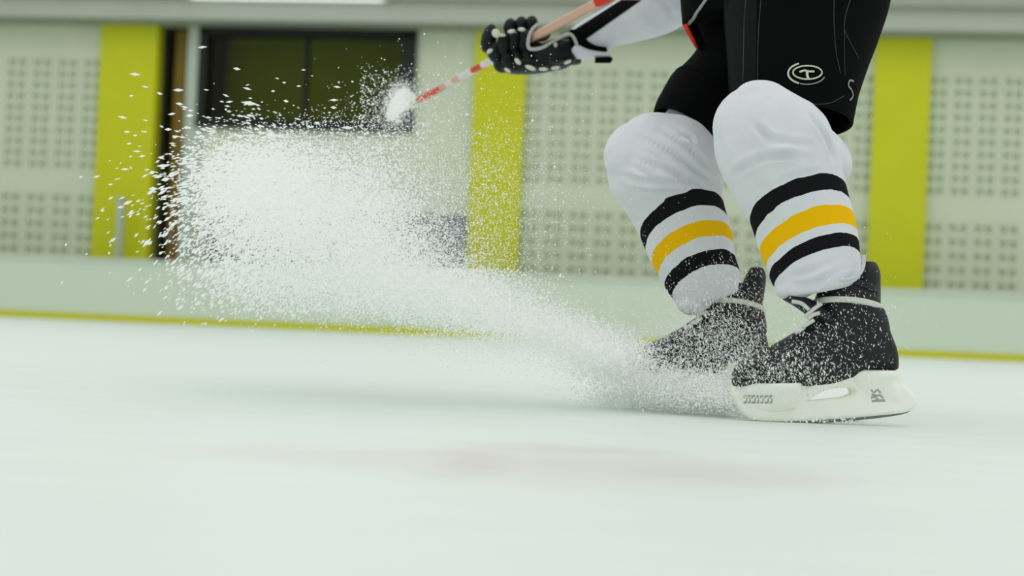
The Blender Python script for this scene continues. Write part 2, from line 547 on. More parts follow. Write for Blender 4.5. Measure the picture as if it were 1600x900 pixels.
# beam over the wall
ztop = uv(800, -4)[1]
bm_ = wbox('trim_1', UL, UR, -.45, .12, zsof, ztop, M['beam']); tag(bm_, 'grey green beam running along the top of the wall', kind='structure')
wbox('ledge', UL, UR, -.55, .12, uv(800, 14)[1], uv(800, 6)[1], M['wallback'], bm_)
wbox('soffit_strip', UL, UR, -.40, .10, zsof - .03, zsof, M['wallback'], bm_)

plabels = ['yellow pillar beside the brown doorway, with a grey post before it',
           'yellow pillar right of the black-framed window, half veiled by ice spray',
           'yellow pillar behind the heel of the skater\'s nearer skate']
for (u0, u1), lb in zip(pil, plabels):
    o = empty('yellow_pillar', WM @ Vector(((u0 + u1) / 2, -.1, 0)))
    wbox('shaft', u0, u1, -.10, .11, 0, zsof - .03, M['yellow'], o)
    wbox('base_plinth', u0 - .01, u1 + .01, -.11, .11, 0, .28, M['yellow'], o)
    tag(o, lb, 'pillar', 'yellow pillars along the wall')

# window with a dim room behind it
win = wbox('window_1', win_u0, win_u1, -.06, .14, win_z1 - .13, win_z1, M['blackframe'])
tag(win, 'wide black-framed window with dark olive panes', kind='structure')
uu0 = uv(324, 120)[0]; uu1 = uv(630, 120)[0]; um = uv(477, 120)[0]
wbox('frame_bottom', win_u0, win_u1, -.08, .14, win_z0, win_z0 + .11, M['blackframe'], win)
wbox('frame_side', win_u0, uu0, -.06, .14, win_z0, win_z1, M['blackframe'], win)
wbox('frame_side', uu1, win_u1, -.06, .14, win_z0, win_z1, M['blackframe'], win)
wbox('mullion', um - .02, um + .02, 0, .09, win_z0 + .1, win_z1 - .1, M['blackframe'], win)
M['glass'] = bpy.data.materials.new('window_glass'); M['glass'].use_nodes = True
gt = M['glass'].node_tree; gt.nodes.remove(gt.nodes['Principled BSDF'])
g1 = gt.nodes.new('ShaderNodeBsdfTransparent'); g1.inputs[0].default_value = srgb(205, 208, 160)
g2 = gt.nodes.new('ShaderNodeBsdfGlossy'); g2.inputs['Roughness'].default_value = 0.12
g3 = gt.nodes.new('ShaderNodeMixShader'); g3.inputs[0].default_value = 0.012
gt.links.new(g1.outputs[0], g3.inputs[1]); gt.links.new(g2.outputs[0], g3.inputs[2]); gt.links.new(g3.outputs[0], gt.nodes['Material Output'].inputs[0])
for a, b_ in ((uu0, um - .02), (um + .02, uu1)):
    wbox('pane', a, b_, .045, .053, win_z0 + .1, win_z1 - .12, M['glass'], win)
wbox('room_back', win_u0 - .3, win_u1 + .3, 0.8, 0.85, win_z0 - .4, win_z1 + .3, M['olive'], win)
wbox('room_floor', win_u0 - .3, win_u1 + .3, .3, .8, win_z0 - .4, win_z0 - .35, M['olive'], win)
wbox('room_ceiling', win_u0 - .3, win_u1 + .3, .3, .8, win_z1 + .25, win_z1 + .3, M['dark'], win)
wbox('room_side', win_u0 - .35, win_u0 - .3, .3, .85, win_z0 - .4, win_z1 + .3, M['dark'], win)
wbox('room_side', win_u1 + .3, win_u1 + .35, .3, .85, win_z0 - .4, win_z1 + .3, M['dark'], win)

# doorway between the first pillar and the window
d0, d1 = uv(261, 220)[0], uv(286, 220)[0]
door = wbox('door_1', d0, d1, .16, .21, 0, zsof - .05, M['brown']); tag(door, 'narrow brown door in the dark recess beside the yellow pillar', kind='structure')
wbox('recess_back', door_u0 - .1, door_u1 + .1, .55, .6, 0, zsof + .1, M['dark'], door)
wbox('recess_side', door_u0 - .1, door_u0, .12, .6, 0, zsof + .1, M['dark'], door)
wbox('door_frame', uv(289, 220)[0], door_u1 + .02, -.05, .12, 0, zsof - .03, M['greyframe'], door)
wbox('handle', d0 + .03, d0 + .05, .11, .16, 1.0, 1.16, M['steel'], door)

# grey post standing before the first pillar
gp0 = uv(183, 350, off=.3)[0]; gp1 = uv(192, 350, off=.3)[0]; gz = uv(187, 312, off=.3)[1]
g = empty('grey_post', WM @ Vector(((gp0 + gp1) / 2, -.3, 0)))
wbox('post', gp0, gp1, -.33, -.27, 0, gz, M['greyframe'], g)
wbox('cap', gp0 - .01, gp1 + .01, -.34, -.26, gz, gz + .03, M['steel'], g)
wbox('foot_plate', gp0 - .04, gp1 + .04, -.37, -.23, 0, .015, M['steel'], g)
tag(g, 'short grey metal post in front of the leftmost yellow pillar', 'post')

# dark bench behind the spray
q0 = uv(318, 370, off=.25)[0]; q1 = uv(724, 370, off=.25)[0]; qz = uv(690, 334, off=.25)[1]
bn = empty('spectator_bench', WM @ Vector(((q0 + q1) / 2, -.25, 0)))
for i in range(4):
    z0 = qz - .2 * (i + 1); wbox('back_slat', q0, q1, -.12, -.09, z0 + .01, z0 + .195, M['greybench'], bn)
wbox('seat', q0, q1, -.5, -.12, .42, .46, M['greybench'], bn)
for t in (0.02, .34, .66, .98):
    uq = q0 + (q1 - q0) * t
    wbox('leg', uq - .03, uq + .03, -.5, -.1, 0, .42, M['blackframe'], bn)
    wbox('back_post', uq - .03, uq + .03, -.09, -.05, .2, qz, M['blackframe'], bn)
tag(bn, 'long dark grey bench under the window, seen through the ice spray', 'bench')

# the barrier round the ice
bz = uv(800, 428, BO)[1]; kz = uv(800, 519, BO)[1]
bo = empty('rink_barrier', BM @ Vector((0, 0, 0)))
wbox('barrier_panel', UL, UR, 0, .08, .0, bz - .03, M['board'], bo, BM)
wbox('cap_rail', UL, UR, -.025, .12, bz - .03, bz, M['rail'], bo, BM)
wbox('kick_strip', UL, UR, -.015, 0, .0, kz, M['kick'], bo, BM)
bo.children[-1]['label'] = 'yellow strip at the foot of the barrier'
tag(bo, 'low pale green rink barrier with a yellow strip along the ice', 'barrier')

# lamp on top of the beam
l0 = uv(300, 0, off=.5)[0]; l1 = uv(600, 0, off=.5)[0]; lz = uv(450, -3.5, off=.5)[1]
lamp = empty('strip_lamp', WM @ Vector(((l0 + l1) / 2, -.5, lz)))
ml = bpy.data.materials.new('lit_tube'); ml.use_nodes = True
ml.node_tree.nodes['Principled BSDF'].inputs['Emission Color'].default_value = (0.95, 1, 0.95, 1)
ml.node_tree.nodes['Principled BSDF'].inputs['Emission Strength'].default_value = 0.9
tb = tube([WM @ Vector((l0 + (l1 - l0) * i / 10, -.5, lz)) for i in range(11)], .03, 10)
mesh_obj('tube', tb[0], tb[1], ml, lamp)
wbox('fixture', l0 - .05, l1 + .05, -.5, -.42, lz - .04, lz + .12, M['rail'], lamp)
wbox('end_cap', l0 - .06, l0, -.54, -.42, lz - .05, lz + .05, M['greyframe'], lamp)
wbox('end_cap', l1, l1 + .06, -.54, -.42, lz - .05, lz + .05, M['greyframe'], lamp)
tag(lamp, 'lit fluorescent strip lamp on the beam above the window', 'lamp')

# ------------------------------------------------------------------ the skater
base = G(1240, 655); person = empty('person', (base.x, base.y, 0))
tag(person, 'hockey player in black shorts and white striped socks braking on skates', 'person')

# body: one continuous skin surface posed under the clothes
J = {'pelvis': (1222, -60, 3.52, 95), 'hipN': (1262, -40, 3.50, 52), 'kneeN': (1236, 222, 3.26, 36), 'ankN': (1318, 520, 3.205, 16),
     'hipF': (1210, -50, 3.62, 42), 'kneeF': (1062, 240, 3.56, 24), 'ankF': (1165, 520, 3.535, 13),
     'chest': (1165, -320, 3.6, 72), 'neck': (1125, -460, 3.6, 45), 'head': (1095, -560, 3.6, 75), 'crown': (1085, -630, 3.6, 60),
     'shA': (1095, -325, 3.83, 38), 'elA': (1050, -8, 4.11, 24), 'wrA': (898, 70, 4.29, 11),
     'shB': (1222, -325, 3.38, 40), 'elB': (1262, -150, 3.3, 38), 'haB': (1130, -112, 3.66, 28)}
E = [('pelvis', 'hipN'), ('hipN', 'kneeN'), ('kneeN', 'ankN'), ('pelvis', 'hipF'), ('hipF', 'kneeF'), ('kneeF', 'ankF'), ('pelvis', 'chest'),
     ('chest', 'neck'), ('neck', 'head'), ('head', 'crown'), ('chest', 'shA'), ('shA', 'elA'), ('elA', 'wrA'), ('chest', 'shB'), ('shB', 'elB'), ('elB', 'haB')]
names = list(J)
me = bpy.data.meshes.new('body')
me.from_pydata([tuple(P(*J[k][:3])) for k in names], [(names.index(a), names.index(b)) for a, b in E], [])
ob = bpy.data.objects.new('tmp', me); COL.objects.link(ob)
sk = ob.modifiers.new('skin', 'SKIN'); sb = ob.modifiers.new('sub', 'SUBSURF'); sb.levels = 2
for i, k in enumerate(names):
    r_ = J[k][3] * J[k][2] / FPX * 0.85
    me.skin_vertices[0].data[i].radius = (r_, r_)
    me.skin_vertices[0].data[i].use_root = (k == 'pelvis')
bme = bpy.data.meshes.new_from_object(ob.evaluated_get(bpy.context.evaluated_depsgraph_get()))
bpy.data.objects.remove(ob)
link('body', bme, M['skin'], person)

# socks
def sock(name, parts, crs, p0, p1, bands, ride):
    me = fuse(parts, 0.0027, 6)
    creases(me, crs, 0.0046, 0.0052)
    a = (P(*p1) - P(*p0)).normalized(); o0 = P(*p0)
    a = a - a.dot(F) * F - ride * F          # the knit stripes ride up over the shin
    bb = []
    for (x, y, d, wpx, col) in bands:
        d = p0[2]; bb.append(((P(x, y, d) - o0).dot(a), wpx * d / FPX / 2, col))
    return link(name, me, sock_material(name + '_knit', o0, a, bb), person)


BLK, YEL = srgb(22, 22, 24), srgb(238, 186, 8)
near_shin = loft([(1281, 456, 3.195, 46, 42), (1280.6, 454, 3.195, 56, 52), (1279.5, 449, 3.195, 63, 59), (1278, 440, 3.195, 67, 62), (1275, 425, 3.195, 71, 66), (1262, 372, 3.195, 78, 70), (1247, 321, 3.19, 80, 72), (1226, 268, 3.18, 90, 78),
                  (1204, 215, 3.165, 91, 80), (1194, 178, 3.155, 76, 68), (1190, 152, 3.155, 50, 46), (1190, 138, 3.16, 30, 28)])
sockN = sock('striped_sock', [near_shin, ellipsoid(1246, 448, 3.185, 36, 20, 44, -0.25), ellipsoid(1186, 200, 3.165, 73, 69, 70), ellipsoid(1218, 198, 3.20, 72, 50, 70, 0.65),
                              ellipsoid(1268, 234, 3.28, 72, 43, 60, 0.62)],
             [(1.2, (1150, 265), (1180, 250), (1215, 243), (1262, 247)), (1.0, (1205, 243), (1230, 240), (1240, 243)), (1.4, (1180, 195), (1195, 210), (1206, 222)),
              (1.6, (1262, 175), (1285, 205), (1298, 235), (1302, 250)), (0.7, (1190, 215), (1230, 222), (1275, 228)),
              (0.9, (1145, 280), (1160, 262), (1185, 256)), (0.7, (1235, 430), (1260, 425), (1300, 410)), (0.7, (1238, 450), (1275, 440), (1320, 418)),
              (0.6, (1215, 290), (1240, 275), (1285, 268))],
             (1226, 268, 3.18), (1274, 420, 3.195),
             [(1248, 330, 3.19, 22, BLK), (1262, 374, 3.195, 28, YEL), (1272, 411, 3.195, 20, BLK)], 0.5)
far_shin = loft([(1111, 470, 3.52, 38, 36), (1110.4, 468, 3.52, 46, 44), (1109, 463, 3.52, 53, 50), (1103, 444, 3.52, 57, 54), (1092, 420, 3.52, 61, 57), (1078, 380, 3.52, 68, 62), (1064, 341, 3.515, 71, 64), (1050, 300, 3.51, 80, 70),
                 (1034, 258, 3.50, 90, 78), (1016, 226, 3.49, 78, 70), (1004, 205, 3.485, 54, 50), (998, 194, 3.49, 24, 24)])
sockF = sock('striped_sock', [far_shin, ellipsoid(1086, 470, 3.515, 30, 22, 38, -0.3), ellipsoid(1006, 244, 3.49, 63, 58, 60), ellipsoid(1040, 235, 3.53, 70, 42, 60, 0.3), ellipsoid(1088, 243, 3.57, 60, 43, 55, 0.75), loft([(1045, 232, 3.53, 46, 44), (1072, 205, 3.55, 44, 42), (1100, 165, 3.575, 40, 42)])],
             [(1.5, (1000, 215), (1050, 240), (1090, 270), (1122, 288)), (1.2, (985, 245), (1030, 262), (1080, 282), (1115, 292)), (1.1, (1030, 200), (1070, 225), (1110, 262)),
              (1.0, (960, 270), (1000, 282), (1060, 285), (1100, 286)), (1.3, (1060, 210), (1078, 216), (1085, 226)), (0.8, (1000, 300), (1040, 300), (1075, 298)),
              (0.9, (985, 255), (1010, 270), (1030, 285)), (0.7, (1010, 240), (1045, 262), (1075, 285))],
             (1050, 300, 3.51), (1102, 445, 3.52),
             [(1068, 356, 3.515, 20, BLK), (1082, 396, 3.52, 23, YEL), (1096, 436, 3.52, 22, BLK)], 0.58)

t = tube([P(x, y, 3.135) for x, y in catmull([(1349, 398), (1349, 415), (1341, 430), (1322, 437), (1298, 437), (1276, 447)], 5)], .0032, 8)
mesh_obj('sock_hem', t[0], t[1], M['sleeve'], sockN)

# pants: two wide leg tubes and the seat
near_leg = loft([(1262, -120, 3.50, 138, 105), (1262, -30, 3.47, 132, 108), (1254, 30, 3.43, 124, 106), (1247, 80, 3.39, 113, 100), (1241, 130, 3.355, 103, 94), (1238, 172, 3.335, 97, 84), (1237, 190, 3.329, 95, 82)], n=48, cap=False)
far_leg = loft([(1205, -70, 3.60, 95, 85), (1182, 20, 3.60, 76, 80), (1143, 103, 3.59, 61, 72), (1104, 148, 3.58, 59, 66), (1097, 156, 3.575, 62, 66), (1077, 180, 3.56, 56, 58), (1068, 196, 3.555, 52, 54)], n=40, cap=False)
seat_ = ellipsoid(1235, -70, 3.53, 150, 120, 110)
V, Fc = join(near_leg, far_leg, seat_)
pants = mesh_obj('hockey_shorts', V, Fc, M['black'], person)
sol = pants.modifiers.new('thick', 'SOLIDIFY'); sol.thickness = 0.005; sol.offset = -1
pb = BVHTree.FromPolygons(V, Fc)


def deco(name, pts, w, m, parent, bv=pb, **kw):
    t = on_surface(bv, pts, w, **kw)
    return mesh_obj(name, t[0], t[1], m, parent)


deco('stitch_line', [(1166, -5), (1163, 40), (1162, 90), (1161, 128)], 0.9, M['stitch'], pants)
deco('stitch_line', [(1190, -5), (1186, 40), (1184, 90), (1184, 128)], 0.7, M['stitch'], pants)
deco('stitch_line', [(1330, -5), (1322, 20), (1319, 45), (1330, 70), (1342, 92)], 0.8, M['stitch'], pants)
deco('stitch_line', [(1303, -5), (1303, 40), (1306, 80), (1313, 115)], 0.7, M['stitch'], pants)
deco('stitch_line', [(1319, 45), (1319, 80), (1320, 118)], 0.6, M['stitch'], pants)
deco('stitch_line', [(1258, 161), (1280, 163), (1300, 160), (1318, 150)], 0.7, M['stitch'], pants)
# charcoal front panel laid on the cloth
rows = []
for y in np.linspace(-6, 150, 24):
    xl = 1128 + (y / 150) * 12 + 4; rows.append([surf(pb, x, y, .001)[0] for x in np.linspace(xl, 1183 - y * .01, 6)])
V2 = [p for r_ in rows for p in r_]
F2 = [(i * 6 + j, i * 6 + j + 1, (i + 1) * 6 + j + 1, (i + 1) * 6 + j) for i in range(23) for j in range(5)]
mesh_obj('front_panel', V2, F2, M['panel'], pants)
# oval emblem
def oval(cx, cy, rx, ry, a0, a1, n=28):
    return [(cx + rx * math.cos(math.radians(a0 + (a1 - a0) * i / n)), cy + ry * math.sin(math.radians(a0 + (a1 - a0) * i / n))) for i in range(n + 1)]


deco('emblem', oval(1260.5, 115, 29, 17, 115, 245), 1.5, M['logo'], pants, k=0, off=.0012)
deco('emblem', oval(1260.5, 115, 29, 17, 20, 112), 1.0, M['greylogo'], pants, k=0, off=.0012)
deco('emblem', oval(1261.5, 113.5, 22.5, 10.5, 0, 360), 1.3, M['logo'], pants, k=0, off=.0012)
deco('emblem', [(1249, 113), (1257, 110.5), (1263, 112), (1272, 112)], 1.7, M['logo'], pants, off=.0016)
deco('emblem', [(1261, 112), (1261, 118), (1263, 124)], 2.2, M['logo'], pants, off=.0016)
for pts in ([(1333, 127), (1327, 126), (1325, 134), (1330, 141), (1332, 150), (1327, 157)],):
    deco('side_mark', pts, 1.6, M['greylogo'], pants, off=.0012)

# jersey: torso and both sleeves
tors = [loft([(1226, 30, 3.55, 160, 112), (1215, -80, 3.57, 160, 125), (1185, -230, 3.6, 158, 120), (1165, -340, 3.6, 140, 100), (1140, -420, 3.6, 70, 60)], n=48, cap_start=True)]
tors.append(loft([(1150, -330, 3.68, 75, 70), (1100, -330, 3.82, 78, 70), (1080, -200, 3.95, 64, 60), (1062, -70, 4.08, 56, 54), (1052, -25, 4.1, 54, 52)]))
tors.append(loft([(1190, -330, 3.5, 75, 70), (1230, -340, 3.36, 76, 70), (1258, -230, 3.3, 64, 60), (1262, -160, 3.3, 58, 54), (1205, -140, 3.44, 48, 46), (1150, -120, 3.6, 38, 36)]))
jm = fuse(tors, 0.008, 5)
jersey = link('jersey', jm, M['black'], person)
jb = bvh_of(jm)
deco('hem_stripe', [(1108, -6), (1096, 11), (1084, 28), (1074, 40)], 3.0, M['greylogo'], jersey, bv=jb, off=.002, d=3.5)
t = tube([P(x, y, 3.54) for x, y in ((1070, 38), (1076, 50), (1083, 63), (1090, 77))], [.0045, .0045, .004, .002], 8, flat=.002); mesh_obj('hem_stripe', t[0], t[1], M['red'], jersey)
t = tube([P(x, y, 3.55) for x, y in ((1078, 36), (1084, 50), (1091, 63), (1098, 77))], [.011, .011, .010, .006], 8, flat=.003); mesh_obj('hem_flap', t[0], t[1], M['black'], jersey)

# white sleeve of the arm that reaches down the stick
fore = fuse([loft([(896, 66, 4.28, 20, 18), (915, 58, 4.27, 25, 24), (945, 46, 4.24, 30, 30), (985, 30, 4.19, 37, 36), (1020, 14, 4.14, 44, 42), (1044, -4, 4.10, 48, 46), (1056, -40, 4.09, 48, 46), (1062, -90, 4.08, 52, 50)]),
              ellipsoid(1026, 18, 4.12, 42, 38, 40)], 0.005, 18)
creases(fore, [(1.0, (1030, -2), (1046, 12), (1052, 32), (1048, 48)), (0.8, (1000, 40), (1020, 50), (1040, 50)), (0.9, (1052, -4), (1060, 8), (1064, 14))])
sleeve = link('sleeve', fore, M['sleeve'], person)
fb = bvh_of(fore)
# black stripe and wrist patch laid on the sleeve
rows = []
for t in np.linspace(0, 1, 16):
    a = np.array((972, 0)) * (1 - t) + np.array((893, 50)) * t; b_ = np.array((1003, 0)) * (1 - t) + np.array((916, 61)) * t
    rows.append([surf(fb, *(a * (1 - s) + b_ * s), .0015, 4.2)[0] for s in np.linspace(0, 1, 6)])
V2 = [p for r_ in rows for p in r_]; F2 = [(i * 6 + j, i * 6 + j + 1, (i + 1) * 6 + j + 1, (i + 1) * 6 + j) for i in range(15) for j in range(5)]
mesh_obj('sleeve_stripe', V2, F2, M['black'], sleeve)
patch = plate(curve_pts([(893, 49), (918, 56), (928, 64), (946, 78), (925, 81), (900, 80), (893, 66)], 5), [], 4.235, .012, .004)
link('wrist_patch', patch, M['black'], sleeve)
cuffm = fuse([loft([(898, 76, 4.26, 16, 16), (915, 84, 4.24, 9, 22), (935, 86, 4.23, 6, 22), (954, 86, 4.23, 4, 18)])], 0.003, 4)
link('cuff_flap', cuffm, M['sleeve'], sleeve)
link('cuff_mark', plate([(931, 91), (954, 90), (956, 93), (953, 97), (931, 97)], [], 4.2, .01, .002), M['black'], sleeve)

# ------------------------------------------------------------------ glove
D = 4.3
palm = fuse([ellipsoid(815, 84, D, 44, 27, 32, 0.1), ellipsoid(868, 86, D - .01, 34, 24, 30, -0.05), ellipsoid(835, 92, D - .01, 48, 20, 28, 0.0), ellipsoid(832, 100, D - .02, 58, 16, 30, -0.08)], 0.004, 5)
glove = link('glove', palm, M['glove'], person)


def finger(segs, nm='finger'):
    parts = [ellipsoid(s[0], s[1], s[2], s[3] * 1.12, s[4] * 1.08, *s[5:]) for s in segs]
    me = fuse(parts, 0.0025, 2)
    return link(nm, me, M['glove'], glove)


finger([(764, 60, D - .03, 11, 22, 15, 0.25), (774, 82, D - .03, 12, 17, 15, -0.4), (785, 100, D - .02, 13, 13, 14, -0.6)])
finger([(797, 42, D - .03, 9.5, 13, 13, 0.15), (787, 68, D - .05, 9.5, 16, 14, 0.1), (793, 93, D - .04, 10, 14, 14, -0.3)])
finger([(814, 39, D - .03, 9.5, 13, 13, 0.2), (803, 65, D - .05, 9, 17, 14, 0.15), (808, 92, D - .04, 10, 14, 14, -0.2)])
finger([(830, 38, D - .03, 9.5, 13, 13, 0.25), (819, 63, D - .05, 9.5, 17, 14, 0.2), (824, 90, D - .04, 11, 15, 14, -0.2)])
finger([(848, 84, D - .05, 16, 15, 14, 0.1), (870, 80, D - .055, 22, 19, 15, -0.15), (888, 82, D - .05, 12, 19, 14, -0.1)], 'thumb')
for (x, y, rx, ry, rot) in ((775, 52, 7, 9, -0.5), (785, 55, 6, 3, 0.0), (799, 49, 7, 4, -0.15), (815, 46, 6.5, 4, 0.05), (765, 80, 6, 4, -0.6),
                            (809, 96, 7, 4.5, 0.8), (829, 106, 10, 4.5, 0.35), (849, 108, 8, 3.5, 0.0), (868, 106, 8, 3.5, -0.15), (887, 97, 7, 3.5, -0.4), (793, 110, 6.5, 3.5, 0.6)):
    v = ellipsoid(x, y, D - .072, rx * .92, ry * .8, 5, rot, 14, 8)
    mesh_obj('knuckle_pad', v[0], v[1], M['glovewhite'], glove)
gb = bvh_of(palm)
cuff_in = [P(x, y, D - .07) for x, y in (catmull([(841, 38), (832, 46), (826, 60), (826, 74), (834, 77), (848, 74), (862, 66), (880, 56), (892, 54), (900, 66), (902, 80)], 6))]
t = tube(cuff_in, .0042, 8); mesh_obj('binding', t[0], t[1], M['binding'], glove)
cf = loft([(884, 76, D, 26, 26), (896, 74, D - .01, 28, 28), (903, 73, D - .01, 27, 27)], cap=True); mesh_obj('cuff', cf[0], cf[1], M['glove'], glove)
v = ellipsoid(868, 70, D - .11, 3, 4, 4); mesh_obj('snap_button', v[0], v[1], M['binding'], glove)
mesh_obj('palm_lining', *ellipsoid(848, 55, D - .02, 13, 10, 8, -0.4), mat('tan_palm', srgb(128, 96, 60), 0.8, noise=.1), glove)

# the other glove holds the butt of the stick above the picture
og = fuse([ellipsoid(1125, -108, 3.68, 42, 36, 36), ellipsoid(1100, -98, 3.66, 14, 34, 26), ellipsoid(1114, -94, 3.65, 14, 36, 26), ellipsoid(1132, -92, 3.64, 14, 34, 26)], .005, 4)
link('glove', og, M['glove'], person)
hm = fuse([ellipsoid(1092, -590, 3.6, 98, 88, 88), ellipsoid(1110, -555, 3.6, 85, 60, 84)], .008, 5)
link('helmet', hm, M['helmet'], person)

# ------------------------------------------------------------------ skates
def skate(mp, dd, nm_parent, near):
    """mp maps the nearer skate's picture points to this skate's; dd gives the depth"""
    def S(st, sx, sy):
        out = []
        for (x, y, do, a, b_) in st:
            X, Y = mp(x, y); out.append((X, Y, dd(x) + do, a * sx, b_ * sy))
        return out
    kx, ky = (1, 1) if near else (.875, .9)

    def foot_st(l):
        return [(x, (t + b_) / 2, 0.0, (b_ - t) / 2, w) for (x, t, b_, w) in l]
    foot = loft(S(foot_st([(1144, 584, 600, 12), (1149, 572, 605, 26), (1160, 563, 605, 34), (1182, 552, 604, 40), (1210, 537, 603, 43), (1240, 520, 604, 40), (1268, 500, 605, 34), (1300, 480, 603, 34), (1330, 475, 594, 36),
                           (1375, 495, 586, 36), (1394, 530, 584, 32), (1401, 552, 582, 20)]), ky, ky), ex=2.4, nrm=R)
    shaft = loft(S([(1330, 565, 0, 66, 36), (1330, 530, 0, 62, 36), (1326, 500, 0, 60, 38), (1325, 475, 0, 53, 40), (1328, 455, 0, 46, 40), (1331, 442, 0, 42, 38)], kx, ky))
    guard = loft(S([(1352, 480, 0.01, 24, 26), (1355, 445, 0.01, 21, 27), (1357, 424, 0.012, 18, 25), (1356, 410, 0.014, 12, 18)], kx, ky))
    me = fuse([foot, shaft, guard], .0035, 4)
    boot = link('skate', me, M['boot'], nm_parent)
    bb = bvh_of(me)
    # stiff edge round the collar
    cl = loft(S([(1330, 447, 0, 46, 42), (1333, 438, 0, 43, 40)], kx, ky), cap=False)
    mesh_obj('collar', cl[0], cl[1], M['boot'], boot).modifiers.new('t', 'SOLIDIFY').thickness = .004
    tg = fuse([loft(S([(1292, 496, -.01, 16, 30), (1268, 482, -.01, 13, 32), (1246, 470, -.01, 10, 32), (1226, 462, -.01, 7, 26)], ky, ky))], .003, 3)
    link('tongue', tg, M['boot'], boot)
    # ankle strap: a flat lace wound once round the shaft
    ring = []; nr = []
    cx, cy = 1325, 476
    for i in range(48):
        th = 2 * math.pi * i / 48
        x, y = mp(cx + 57 * math.cos(th), cy + 6 + 4 * math.cos(th) - 14 * max(0, -math.sin(th)) )
        d = dd(cx) + math.sin(th) * 47 * ky * 3.25 / FPX
        p = P(x, y, d); ring.append(p)
        c0 = P(*mp(cx, cy), dd(cx)); n_ = p - c0; nr.append(Vector((n_.x, n_.y, n_.z * .2)).normalized())
    t = tube(ring, .0052 * (1 if near else .95), 8, True, .0018, nr)
    mesh_obj('ankle_strap', t[0], t[1], M['lace'], boot)
    for a, b_, c_ in (((1284, 474), (1270, 484), (1258, 495)), ((1281, 489), (1270, 492), (1262, 498)), ((1272, 500), (1262, 506), (1252, 512)), ((1237, 471), (1252, 474), (1264, 484)), ((1256, 511), (1250, 516), (1242, 520))):
        pts = [mp(*q) for q in (a, b_, c_)]
        ps = [P(q[0], q[1], dd(1262) - .125 * ky * 34 / 100 - .004) for q in catmull(pts, 4)]
        t = tube(ps, .0035, 6); mesh_obj('lace', t[0], t[1], M['lace'], boot)
    # plastic holder: toe tower, heel tower, the bridge with its window
    out = curve_pts([(1146, 607), (1160, 598), (1200, 593), (1238, 595), (1252, 604), (1257, 618), (1262, 606), (1290, 594), (1308, 592), (1318, 586), (1345, 576), (1385, 575), (1402, 582),
                     (1404, 600), (1420, 615), (1428, 628), (1418, 638), (1380, 643), (1300, 649), (1220, 652), (1178, 650), (1160, 640), (1150, 622)], 5)
    hole = curve_pts([(1247, 630), (1270, 611), (1298, 601), (1328, 601), (1340, 611), (1325, 624), (1290, 629)], 5)
    f2 = lambda L: [mp(*q) for q in L]
    tl = .12 if near else -.1
    hd = plate(f2(out), [f2(hole)], dd(1285), .034, .006, tl)
    holder = link('blade_holder', hd, M['holder'], boot)
    for st in ([(1203, 597, 0, 49, 38), (1203, 606, 0, 49, 36), (1203, 616, 0, 48, 28), (1203, 630, 0, 45, 20), (1205, 644, 0, 40, 12)],
               [(1361, 577, 0, 41, 35), (1361, 590, 0, 41, 33), (1365, 604, 0, 38, 26), (1374, 620, 0, 38, 20), (1374, 636, 0, 38, 12)]):
        tw = loft(S(st, kx, ky), ex=3.0); tw = link('tower', fuse([tw], .003, 3), M['holder'], boot)
    bl = plate(f2(curve_pts([(1166, 640), (1230, 648), (1300, 645), (1380, 639), (1418, 634), (1428, 629), (1430, 636), (1420, 645), (1390, 651), (1340, 656), (1280, 660), (1210, 659), (1178, 654)], 4)), [], dd(1285), .004, .0008, tl)
    link('blade', bl, mat('blade_steel', srgb(118, 124, 126), 0.4, 0.6, noise=.1, nscale=80), boot)
    # printed marks on the holder: a dark word at the toe, an emblem at the heel
    hv, hf = [], []
    for o_ in [holder] + [c for c in boot.children if c.name.startswith('tower')]:
        k0 = len(hv); hv += [v.co.copy() for v in o_.data.vertices]; hf += [tuple(i + k0 for i in p.vertices) for p in o_.data.polygons]
    hb_ = BVHTree.FromPolygons(hv, hf)
    def mark(pts, w):
        t = on_surface(hb_, [mp(*q) for q in pts], w, k=4, off=.0004, flat=.0003, d=dd(1285)); mesh_obj('printed_mark', t[0], t[1], M['print'], boot)
    if near:
        x = 1162
        for wd, h in ((6, 4), (5, 4), (7, 4), (5, 4), (6, 4), (7, 4), (5, 4)):
            mark([(x, 619.5), (x + wd * .5, 618.5), (x + wd - 1.2, 619)], 1.5); mark([(x + .6, 618), (x + .6, 622)], 1.1); mark([(x, 629), (x + wd - 1.2, 628.6)], 1.6)
            mark([(x + wd - 1.5, 622), (x + wd - 1.8, 627)], .9)
            x += wd + .8
        mark([(1361, 609), (1366, 613), (1371, 609), (1376, 614)], 1.4); mark([(1362, 616), (1370, 618), (1377, 617)], 1.6)
        mark([(1361, 622), (1366, 620), (1372, 624)], 1.5); mark([(1362, 627), (1372, 626), (1383, 626)], 1.7); mark([(1376, 618), (1380, 623)], 1.2)
    return boot


skate(lambda x, y: (x, y), lambda x: 3.17 + (x - 1143) / 260 * .05, person, True)
skate(lambda x, y: (975 + (x - 1146) * .875 + (592 - y) * .13, 575 + (y - 592) * .9 + (x - 1146) * .035), lambda x: 3.55 - (x - 1143) / 260 * .03, person, False)

# ------------------------------------------------------------------ stick
stick = empty('hockey_stick', G(640, 700)); 
S0 = np.array((1140., -108.)); S1 = np.array((648., 160.))
i0, i1 = 1 / 3.70, 1 / 4.68


def on_stick(t):
    q = S0 * (1 - t) + S1 * t
    return P(q[0], q[1], 1 / (i0 * (1 - t) + i1 * t))


def at_x(x): return (x - S0[0]) / (S1[0] - S0[0])


